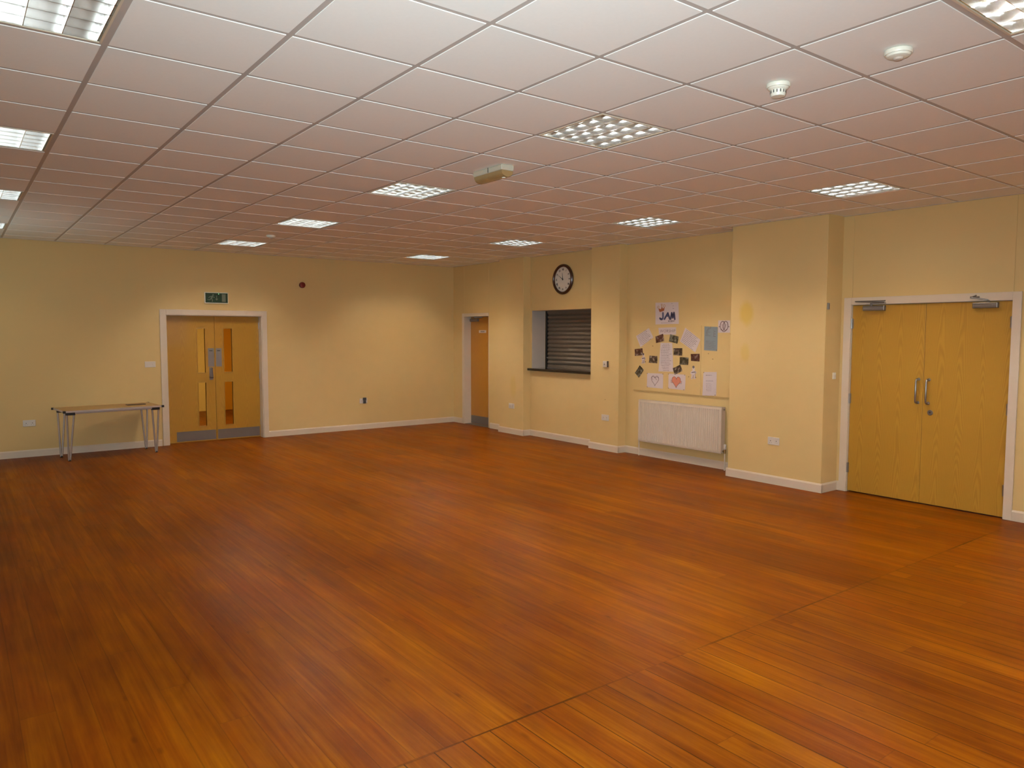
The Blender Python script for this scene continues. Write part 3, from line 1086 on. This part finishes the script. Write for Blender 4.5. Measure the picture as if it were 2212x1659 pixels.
# paper cut-outs of figures
for nm_, (cy, cz), s_, lab in ((0, (3.345, 1.345), 0.075, 'small white paper cut-out figure below the leftmost red snapshot'),
                               (1, (2.478, 1.188), 0.09, 'taller white paper cut-out figure to the right of the tilted snapshot')):
    mb = MB()
    out = [(-.55, -1), (-.15, -.95), (-.02, -.35), (.12, -.95), (.55, -.9), (.45, -.2), (.75, -.05), (.6, .2), (.28, .28), (.32, .62), (.1, .95), (-.18, .92), (-.3, .6), (-.2, .3), (-.6, .1), (-.72, -.2), (-.42, -.3)]
    mb.prism([(x * s_ * .75, y * s_) for x, y in out], 0.0004, 0.0014)
    r_ = mb.build('paper_figure', m_paper)
    r_.matrix_world = fr(PX, cy, cz)
    tag(r_, lab, 'paper cut-out')
    mb = MB()
    mb.tube([(x * s_ * .62, y * s_ * .85, .0015) for x, y in out[:8]], .0022, 5)
    mb.lathe((0, .78 * s_, .0014), [(s_ * .2, 0), (s_ * .2, .0008)], 10)
    mb.tube([(-.3 * s_, 0, .0015), (.35 * s_, .1 * s_, .0015)], .006, 5)
    mb.build('pencil_shading', m_ink_soft, r_)

BRN = [(0.035, 0.018, 0.006), (0.09, 0.05, 0.02), (0.16, 0.11, 0.08), (0.55, 0.47, 0.40)]
RED = [(0.05, 0.012, 0.004), (0.13, 0.030, 0.010), (0.13, 0.07, 0.05), (0.45, 0.36, 0.32)]
GRN = [(0.035, 0.026, 0.006), (0.09, 0.065, 0.02), (0.15, 0.13, 0.09), (0.42, 0.42, 0.34)]
PH = [([(3.13, 1.645), (2.993, 1.684), (2.972, 1.588), (3.114, 1.559)], RED, 'dark reddish snapshot tilted below the left half of the WORSHIP card'),
      ([(2.87, 1.678), (2.725, 1.647), (2.744, 1.554), (2.889, 1.583)], GRN, 'greenish snapshot tilted below the right half of the WORSHIP card'),
      ([(3.507, 1.469), (3.358, 1.485), (3.349, 1.389), (3.497, 1.376)], RED, 'reddish snapshot at the left edge of the pinboard'),
      ([(3.231, 1.386), (3.088, 1.384), (3.088, 1.286), (3.237, 1.289)], BRN, 'brown snapshot just left of the tall writing sheet'),
      ([(2.809, 1.494), (2.664, 1.498), (2.662, 1.4), (2.809, 1.402)], BRN, 'upper snapshot just right of the tall writing sheet'),
      ([(2.7, 1.381), (2.555, 1.378), (2.56, 1.282), (2.703, 1.283)], GRN, 'greenish snapshot below the askew upper right writing sheet'),
      ([(2.522, 1.425), (2.38, 1.431), (2.379, 1.333), (2.516, 1.336)], RED, 'dark red snapshot beside the seam between the board panels'),
      ([(2.816, 1.229), (2.691, 1.282), (2.653, 1.201), (2.785, 1.142)], BRN, 'strongly tilted snapshot above the coral heart drawing'),
      ([(3.404, 1.248), (3.326, 1.187), (3.418, 1.073), (3.494, 1.14)], GRN, 'diamond-wise snapshot at the lower left of the board')]
for k, (cn, cols, lab) in enumerate(PH):
    sheet('photograph', cn, photo_mat(k, cols), lab, 'photograph', 'snapshots on the pinboard', lift=0.0022 + 0.001 * (k % 3), th=0.001, curl=0.007)

PINS = [((3.264, 1.142), 'at the top left corner of the plain heart drawing'), ((2.985, 1.146), 'at the top right corner of the plain heart drawing'),
        ((2.886, 1.151), 'at the top left corner of the coral heart drawing'), ((2.611, 1.150), 'at the top right corner of the coral heart drawing'),
        ((3.261, 0.957), 'at the bottom left corner of the plain heart drawing'), ((2.885, 0.963), 'at the bottom left corner of the coral heart drawing'),
        ((2.623, 0.956), 'at the bottom right corner of the coral heart drawing'), ((2.308, 1.196), 'at the top left corner of the printed list'),
        ((2.127, 0.920), 'at the bottom right corner of the printed list'), ((2.241, 1.436), 'in bare board just under the blue notice'),
        ((2.174, 1.369), 'in bare board farther below the blue notice'), ((2.218, 1.767), 'at the top middle of the blue notice'),
        ((2.121, 1.483), 'at the bottom right corner of the blue notice'), ((3.172, 1.518), 'in bare board left of the tall writing sheet'),
        ((2.547, 1.130), 'at the left foot of the taller cut-out figure'), ((2.431, 1.127), 'at the right foot of the taller cut-out figure'),
        ((3.301, 1.302), 'at the right foot of the small cut-out figure'), ((1.860, 1.667), 'near the right end of the pinboard by the pilaster')]
pin0 = None
for (py, pz), lab in PINS:
    if pin0 is None:
        pin0 = MB().lathe((0, 0, 0), [(0.0035, 0), (0.0035, .004), (.0065, .007), (.0065, .009), (.004, .011)], 12).build('drawing_pin', m_brass)
        p = pin0
    else:
        p = pin0.copy()
        C.objects.link(p)
    p.matrix_world = fr(PX - 0.001, py, pz)
    tag(p, 'small dark drawing pin ' + lab, 'pin', 'drawing pins in the pinboard')
# old tape mark at the right end of the board
mb = MB().box(-1.931, -1.846, 1.677, 1.692, 0, .0006).box(-1.862, -1.850, 1.53, 1.677, 0, .0006)
o = mb.build('tape_strip', plain('aged tape', (0.50, 0.30, 0.10), 0.5))
o.matrix_world = fr(PX, 0, 0)
tag(o, 'brown L-shaped strip of old tape at the right end of the pinboard', 'tape')

# ------------------------------------------------------------------ radiator
rd = empty('radiator', (0, 0, 0), 'white panel radiator under the pinboard', 'radiator')
ry0, ry1, rz0, rz1 = 1.965, 3.345, 0.205, 0.782
xf, xb = 6.930, 7.005
mb = MB()
pts = []
nrib = 41
pt = (ry1 - ry0 - 0.04) / nrib
pts.append((xf, ry0))
y = ry0 + 0.02
for k in range(nrib):
    for f_, d_ in ((0.0, 0.0), (0.28, 0.0), (0.42, 0.011), (0.80, 0.011), (0.94, 0.0)):
        pts.append((xf + d_, y + f_ * pt))
    y += pt
pts.append((xf, ry1))
pts.append((xf + .016, ry1))
pts.append((xf + .016, ry0))
mb.prism(pts, rz0 + 0.03, rz1 - 0.03, 'z')
mb.prism([(xf, rz0 + .03), (xf + .004, rz0 + .004), (xf + .012, rz0), (xf + .016, rz0 + .03)], ry0, ry1, 'y')
mb.prism([(xf, rz1 - .03), (xf + .016, rz1 - .03), (xf + .012, rz1 - .004), (xf + .004, rz1 - .006)], ry0, ry1, 'y')
mb.build('front_panel', m_trim, rd)
MB().box(xb - .014, xb, ry0 + .01, ry1 - .01, rz0 + .005, rz1 - .01).build('back_panel', m_trim, rd, bevel=.003)
mb = MB()
k = ry0 + .03
while k < ry1 - .03:
    mb.box(xf + .016, xb - .014, k, k + .003, rz0 + .05, rz1 - .03)
    k += .032
mb.build('convector_fins', m_trim, rd)
mb = MB()
mb.box(xf + .004, xb, ry0, ry1, rz1 - .004, rz1)
k = ry0 + .02
while k < ry1 - .03:
    mb.box(xf + .02, xb - .012, k, k + .008, rz1, rz1 + .002)
    k += .02
mb.build('top_grille', m_trim, rd)
for yy in (ry0 - .001, ry1 - .002):
    MB().box(xf + .004, xb, yy, yy + .003, rz0 + .01, rz1).build('side_panel', m_trim, rd)
MB().tube([(6.972, ry0 - .002, rz1 - .03), (6.972, ry0 - .018, rz1 - .03)], .009).build('bleed_plug', m_steel, rd)
mb = MB().tube([(6.975, ry1, .245), (6.975, ry1 + .028, .245)], .010).tube([(6.975, ry1 + .022, .225), (6.975, ry1 + .022, .285)], .013)
mb.build('lockshield_valve', m_steel, rd, smooth=True)
MB().tube([(6.975, ry1 + .022, 0), (6.975, ry1 + .022, .225)], .008).build('pipe', m_trim, rd, smooth=True)
mb = MB().tube([(6.975, ry0, .235), (6.975, ry0 - .03, .235)], .012).tube([(6.975, ry0 - .028, .21), (6.975, ry0 - .028, .262)], .014)
mb.build('radiator_valve', m_brass, rd, smooth=True)
MB().lathe((6.975, ry0 - .028, .262), [(.014, 0), (.019, .006), (.019, .055), (.014, .066)], 20).build('valve_head', m_plastic, rd, smooth=True)
MB().tube([(6.975, ry0 - .028, 0), (6.975, ry0 - .028, .21)], .008).build('pipe', m_trim, rd, smooth=True)
for yy in (ry0 + .2, ry1 - .2):
    MB().box(xb, XR, yy, yy + .03, rz0 + .08, rz1 - .08).build('wall_bracket', m_trim, rd)


# ------------------------------------------------------------------ sockets and switches
def double_socket(mw, label, group='double wall sockets'):
    r = empty('wall_socket', mw, label, 'socket', group)
    MB().box(-.073, .073, -.043, .043, 0, .010).build('face_plate', m_plastic, r, bevel=.004)
    for s in (-1, 1):
        mb = MB()
        cx = s * .036
        mb.box(cx - .004, cx + .004, -.004, .006, .0098, .0104).box(cx - .015, cx - .009, -.022, -.018, .0098, .0104).box(cx + .009, cx + .015, -.022, -.018, .0098, .0104)
        mb.build('pin_holes', m_black, r)
        MB().box(s * .012 - .006, s * .012 + .006, .016, .034, .0100, .0135).build('rocker', m_plastic, r, bevel=.001)
    return r


def plate_switch(mw, label, w_=.146, n=2):
    r = empty('light_switch', mw, label, 'switch')
    MB().box(-w_ / 2, w_ / 2, -.043, .043, 0, .009).build('face_plate', m_plastic, r, bevel=.004)
    for k in range(n):
        cx = (k - (n - 1) / 2) * (w_ / n)
        MB().box(cx - .007, cx + .007, -.013, .013, .009, .0135).build('rocker', m_plastic, r, bevel=.001)
    return r


double_socket(ff(0.22, YF, 0.46), 'white double socket low on the far wall left of the table')
sk2 = double_socket(ff(5.150, YF, 0.500), 'white double socket low on the far wall with a dark plug in it')
pg = empty('plug_adapter', ff(5.165, YF - .0105, 0.500), 'dark plug adapter pushed into the far wall socket right of the door', 'plug')
MB().box(-.032, .024, .004, .058, 0, .035).build('plug_body', m_dark, pg, bevel=.005)
MB().box(-.026, .020, -.045, .002, 0, .030).build('plug_body', m_dark, pg, bevel=.005)
double_socket(fr(6.88, 6.17, 0.472), 'white double socket low on the pilaster nearest the store door')
double_socket(fr(6.88, 3.935, 0.480), 'white double socket low on the pilaster between hatch and radiator')
double_socket(fr(6.725, 1.095, 0.488), 'white double socket low on the wide pilaster right of the radiator')
plate_switch(ff(1.742, YF, 1.221), 'white light switch on the far wall above the table')
ks = empty('key_switch', fr(6.88, 3.925, 1.250), 'white square shutter switch on the pilaster right of the hatch', 'switch')
MB().box(-.043, .040, -.043, .043, 0, .032).build('back_box', m_plastic, ks, bevel=.003)
MB().box(.040, .0425, -.043, .043, 0.001, .031).build('dark_side', m_dark, ks)
MB().lathe((-.005, -.002, .032), [(.011, 0), (.011, .005)], 16).build('key_barrel', m_steel, ks)
o = MB().lathe((0, 0, 0), [(.006, 0), (.006, .002), (.003, .004)], 12).build('wall_screw', m_brass)
o.matrix_world = fr(6.88, 3.946, 0.74)
tag(o, 'small brown screw head in the pilaster above the low socket', 'screw')
# items on the near side of the wide pilaster (facing the camera side, normal -y)
o = empty('door_contact', ff(6.757, 0.52, 1.976), 'small dark grey box high on the pilaster side next to the oak doors', 'sensor')
MB().box(-.017, .017, -.034, .034, 0, .014).build('sensor_case', m_steel, o, bevel=.002)
MB().box(-.010, .010, -.028, .028, .014, .016).build('sensor_cover', m_closer, o)
o = empty('push_button', ff(6.915, 0.52, 1.240), 'pale round button low beside the left edge of the oak doors', 'switch')
MB().box(-.028, .028, -.035, .035, 0, .010).build('face_plate', m_cream_plastic, o, bevel=.003)
MB().lathe((0, 0, .010), [(.018, 0), (.018, .004), (.014, .007)], 20).build('button', m_plastic, o, smooth=True)

# ------------------------------------------------------------------ exit sign and red sounder on the far wall
ex = empty('exit_sign', ff(2.702, YF, 2.221), 'green emergency exit sign with running man above the far double door', 'sign')
MB().box(-.176, .176, -.086, .086, 0, .028).build('housing', m_cream_plastic, ex, bevel=.005)
fc = MB().box(-.165, .165, -.074, .074, .028, .030).build('sign_face', m_signgreen, ex)
mb = MB()
z = .0302
# running figure, seen moving right
mb.lathe((-.052, .044, z), [(.0125, 0), (.0125, .0012)], 16)
mb.prism([(-.074, .030), (-.056, .034), (-.050, .024), (-.060, .002), (-.072, -.016), (-.092, -.012), (-.086, .006)], z, z + .0012)
mb.prism([(-.074, .030), (-.100, .022), (-.122, .002), (-.116, -.004), (-.096, .012), (-.078, .018)], z + .0001, z + .0013)
mb.prism([(-.056, .030), (-.040, .012), (-.026, .014), (-.026, .006), (-.044, .002), (-.058, .018)], z + .0002, z + .0014)
mb.prism([(-.092, -.012), (-.080, -.018), (-.100, -.036), (-.136, -.032), (-.138, -.024), (-.104, -.026)], z + .0003, z + .0015)
mb.prism([(-.084, -.010), (-.070, -.012), (-.056, -.034), (-.062, -.062), (-.072, -.062), (-.068, -.036)], z + .0004, z + .0016)
mb.build('running_figure', m_signwhite, fc)
MB().prism([(-.004, .036), (.004, .036), (.004, -.012), (.022, -.012), (0, -.040), (-.022, -.012), (-.004, -.012)], z, z + .0012).build('arrow', m_signwhite, fc)
MB().box(.078, .134, -.058, .060, z, z + .0012).build('door_pictogram', m_signwhite, fc)
MB().lathe((.030, .060, z), [(.004, 0), (.004, .003)], 10).build('indicator_light', m_led, ex)
bl = empty('alarm_sounder', ff(4.063, YF, 2.472), 'round dark red alarm sounder high on the far wall', 'alarm')
MB().lathe((0, 0, 0), [(.042, 0), (.042, .02)], 24).build('base', m_red, bl)
MB().lathe((0, 0, .02), [(.048, 0), (.050, .006), (.050, .03), (.044, .045), (.025, .05)], 28).build('sounder_head', m_red, bl, smooth=True)

# ------------------------------------------------------------------ folding table by the far wall
tb = empty('folding_table', Matrix.Translation((1.112, 7.745, 0)) @ Matrix.Rotation(math.radians(6.5), 4, 'Z'),
           'low folding table with beech top standing against the far wall', 'table')
TZ = 0.672
top = MB().box(-.60, .60, -.315, .300, TZ - .022, TZ).build('tabletop', m_tabletop, tb)
mb = MB()
mb.box(-.602, .602, -.3165, -.315, TZ - .024, TZ - .001).box(-.602, .602, .300, .3015, TZ - .024, TZ - .001)
mb.box(-.6015, -.600, -.315, .300, TZ - .024, TZ - .001).box(.600, .6015, -.315, .300, TZ - .024, TZ - .001)
mb.build('edge_band', m_edge, tb)
mb = MB()
for sy in (-.27, .255):
    mb.box(-.5, .5, sy - .011, sy + .011, TZ - .047, TZ - .0225)
mb.build('apron_rail', m_edge, tb)
for sx in (-1, 1):
    for sy in (-1, 1):
        ey = -.318 if sy < 0 else .303
        MB().box(sx * .606 - .016, sx * .606 + .016, ey - .016, ey + .016, TZ - .028, TZ + .002).build('corner_cap', m_black, tb, bevel=.004)
        bx = sx * .525
        by = -.262 if sy < 0 else .215
        lg = MB()
        lg.box(bx - .055, bx + .055, by - .02, by + .02, TZ - .062, TZ - .0225)
        br = lg.build('leg_bracket', m_black, tb, bevel=.006)
        ft = Vector((sx * .540, -.205 if sy < 0 else .222, 0.012))
        lg = MB()
        lg.tube([(bx - .042, by, TZ - .055), tuple(ft + Vector((-.007, 0, 0)))], .0125, 12)
        lg.tube([(bx + .042, by, TZ - .055), tuple(ft + Vector((.007, 0, 0)))], .0125, 12)
        leg = lg.build('leg', m_chrome, tb, smooth=True)
        MB().lathe((ft.x, ft.y, 0), [(.014, 0), (.016, .004), (.015, .022)], 14).build('foot', m_black, leg, smooth=True)
bk = MB().box(-.12, .12, -.05, .05, 0, .008).build('slim_book', plain('dark brown cover', (0.055, 0.022, 0.010), 0.5), bevel=.002)
bk.matrix_world = Matrix.Translation((1.462, 7.80, TZ + .0005)) @ Matrix.Rotation(math.radians(4), 4, 'Z')
tag(bk, 'thin dark brown book lying on the right end of the table', 'book')


# ------------------------------------------------------------------ luminaires: louvred fluorescent fittings
def wedge(mb, axis, at, a, b, z0, z1, wt, wb):
    """parabolic louvre blade: thin at the bottom z0, wide at the top z1"""
    n = 5
    left, right = [], []
    for k in range(n + 1):
        t_ = k / n
        hw = wb / 2 + (wt - wb) / 2 * t_ * t_
        left.append((at - hw, z0 + (z1 - z0) * t_))
        right.append((at + hw, z0 + (z1 - z0) * t_))
    mb.prism(left + right[::-1], a, b, 'y' if axis == 'y' else 'x')


lum0 = None
names = {11: 'row nearest the far wall', 7: 'second row from far wall', 3: 'third row from far wall', -1: 'fourth row from far wall',
         -5: 'fifth row from far wall', -9: 'row behind the camera'}
colw = {-1: 'left column', 4: 'middle column', 9: 'right column'}
for (ci, cj) in LIGHTS:
    cx, cy = ci * .6 + .3, cj * .6 + .3
    if lum0 is None:
        r = empty('ceiling_light', (0, 0, CEIL))
        mb = MB()
        hs = .285
        for x0, x1, y0, y1 in ((-hs, hs, -hs, -hs + .010), (-hs, hs, hs - .010, hs), (-hs, -hs + .010, -hs + .010, hs - .010), (hs - .010, hs, -hs + .010, hs - .010)):
            mb.box(x0, x1, y0, y1, -.001, .1)
        mb.box(-hs, hs, -hs, hs, .1, .104)
        mb.build('housing', m_housing, r)
        mb = MB()
        inn = hs - .0102
        for k in range(0, 5):
            x = -inn + 2 * inn * k / 4
            x = min(max(x, -inn + .008), inn - .008)
            wedge(mb, 'y', x, -inn, inn, .001, .046, .017, .003)
        for k in range(0, 6):
            y = -inn + 2 * inn * k / 5
            y = min(max(y, -inn + .006), inn - .006)
            wedge(mb, 'x', y, -inn, inn, .0012, .045, .012, .003)
        lv = mb.build('louvre', m_alu, r, smooth=True)
        for k in range(4):
            x = -inn + 2 * inn * (k + .5) / 4
            MB().tube([(x, -inn + .005, .066), (x, inn - .005, .066)], .013, 12).build('tube', m_tube, r, smooth=True)
        lum0 = r
        lamp = area('lamp', (0, 0, -.004), (0, 0, 0), .54, .54, LAMP_POWER, LAMP_COLOR, math.radians(128), r)
        dim_lamp = lamp.data.copy()
        dim_lamp.energy = LAMP_POWER * DIM
    else:
        r = copy_tree(lum0)
    r.location = (cx, cy, CEIL)
    if ci == -1:
        # the left column burns dimmer
        for ch in r.children:
            if ch.type == 'LIGHT' and ch.data is lamp.data:
                ch.data = dim_lamp
            elif ch.name.startswith('tube'):
                ch.material_slots[0].link = 'OBJECT'
                ch.material_slots[0].material = m_tube_dim
    tag(r, 'lit square louvred ceiling light, %s, %s' % (colw[ci], names[cj]), 'ceiling light', 'louvred lights in the ceiling')

# bulkhead emergency light
bh = empty('emergency_light', (2.742, 0.935, CEIL), 'oblong unlit emergency light on the ceiling with a yellowed diffuser', 'emergency light')
mb = MB().prism([(-.055, 0), (-.060, -.012), (-.056, -.042), (.056, -.042), (.060, -.012), (.055, 0)], -.185, .185, 'y')
mb.build('base', plain('yellowed white plastic', (0.52, 0.48, 0.37), 0.4), bh, bevel=.006)
mb = MB()
pr = []
for k in range(13):
    a_ = PI * k / 12
    pr.append((-.052 * math.cos(a_), -.042 - .044 * math.sin(a_) ** .8))
mb.prism(pr, -.178, .178, 'y')
for k in range(22):
    y = -.165 + k * .0157
    mb.prism([(x * 1.015, -.042 + (q + .042) * 1.03) for x, q in pr], y, y + .006, 'y')
mb.build('diffuser', m_diffuser, bh)
MB().lathe((0.0, -.135, -.086), [(.014, 0), (.014, -.006)], 12).build('cover_screw', m_cream_plastic, bh)
MB().box(-.062, -.059, -.02, -.015, -.04, -.004).build('seam', m_dark, bh)


def detector(loc, label, deep):
    r = empty('smoke_detector', loc, label, 'detector')
    MB().lathe((0, 0, 0), [(.052, 0), (.057, -.004), (.058, -.016), (.055, -.022)], 36).build('base', m_cream_plastic, r, smooth=True)
    if deep:
        MB().lathe((0, 0, -.022), [(.050, 0), (.046, -.008), (.038, -.012), (.036, -.034), (.032, -.042), (.018, -.043)], 36).build('head', m_cream_plastic, r, smooth=True)
        mb = MB()
        for k in range(14):
            m_ = Matrix.Rotation(k * 2 * PI / 14, 4, 'Z')
            mb.box(.0365, .0385, -.0022, .0022, -.050, -.036, m_)
        mb.build('vent_slots', m_dark, r)
    else:
        MB().lathe((0, 0, -.022), [(.050, 0), (.046, -.008), (.034, -.012), (.020, -.013)], 36).build('head', m_cream_plastic, r, smooth=True)
        MB().lathe((0, 0, -.035), [(.022, 0), (.018, -.008), (.008, -.011)], 24).build('lens', m_reveal, r, smooth=True)
    return r


detector((2.750, -1.487, CEIL), 'deep white smoke detector with a slotted head on the ceiling', True)
detector((2.777, -2.061, CEIL), 'flat white ceiling sensor near the top right light fitting', False)
detector((2.723, 5.769, CEIL), 'small pale detector on the far part of the ceiling', False)
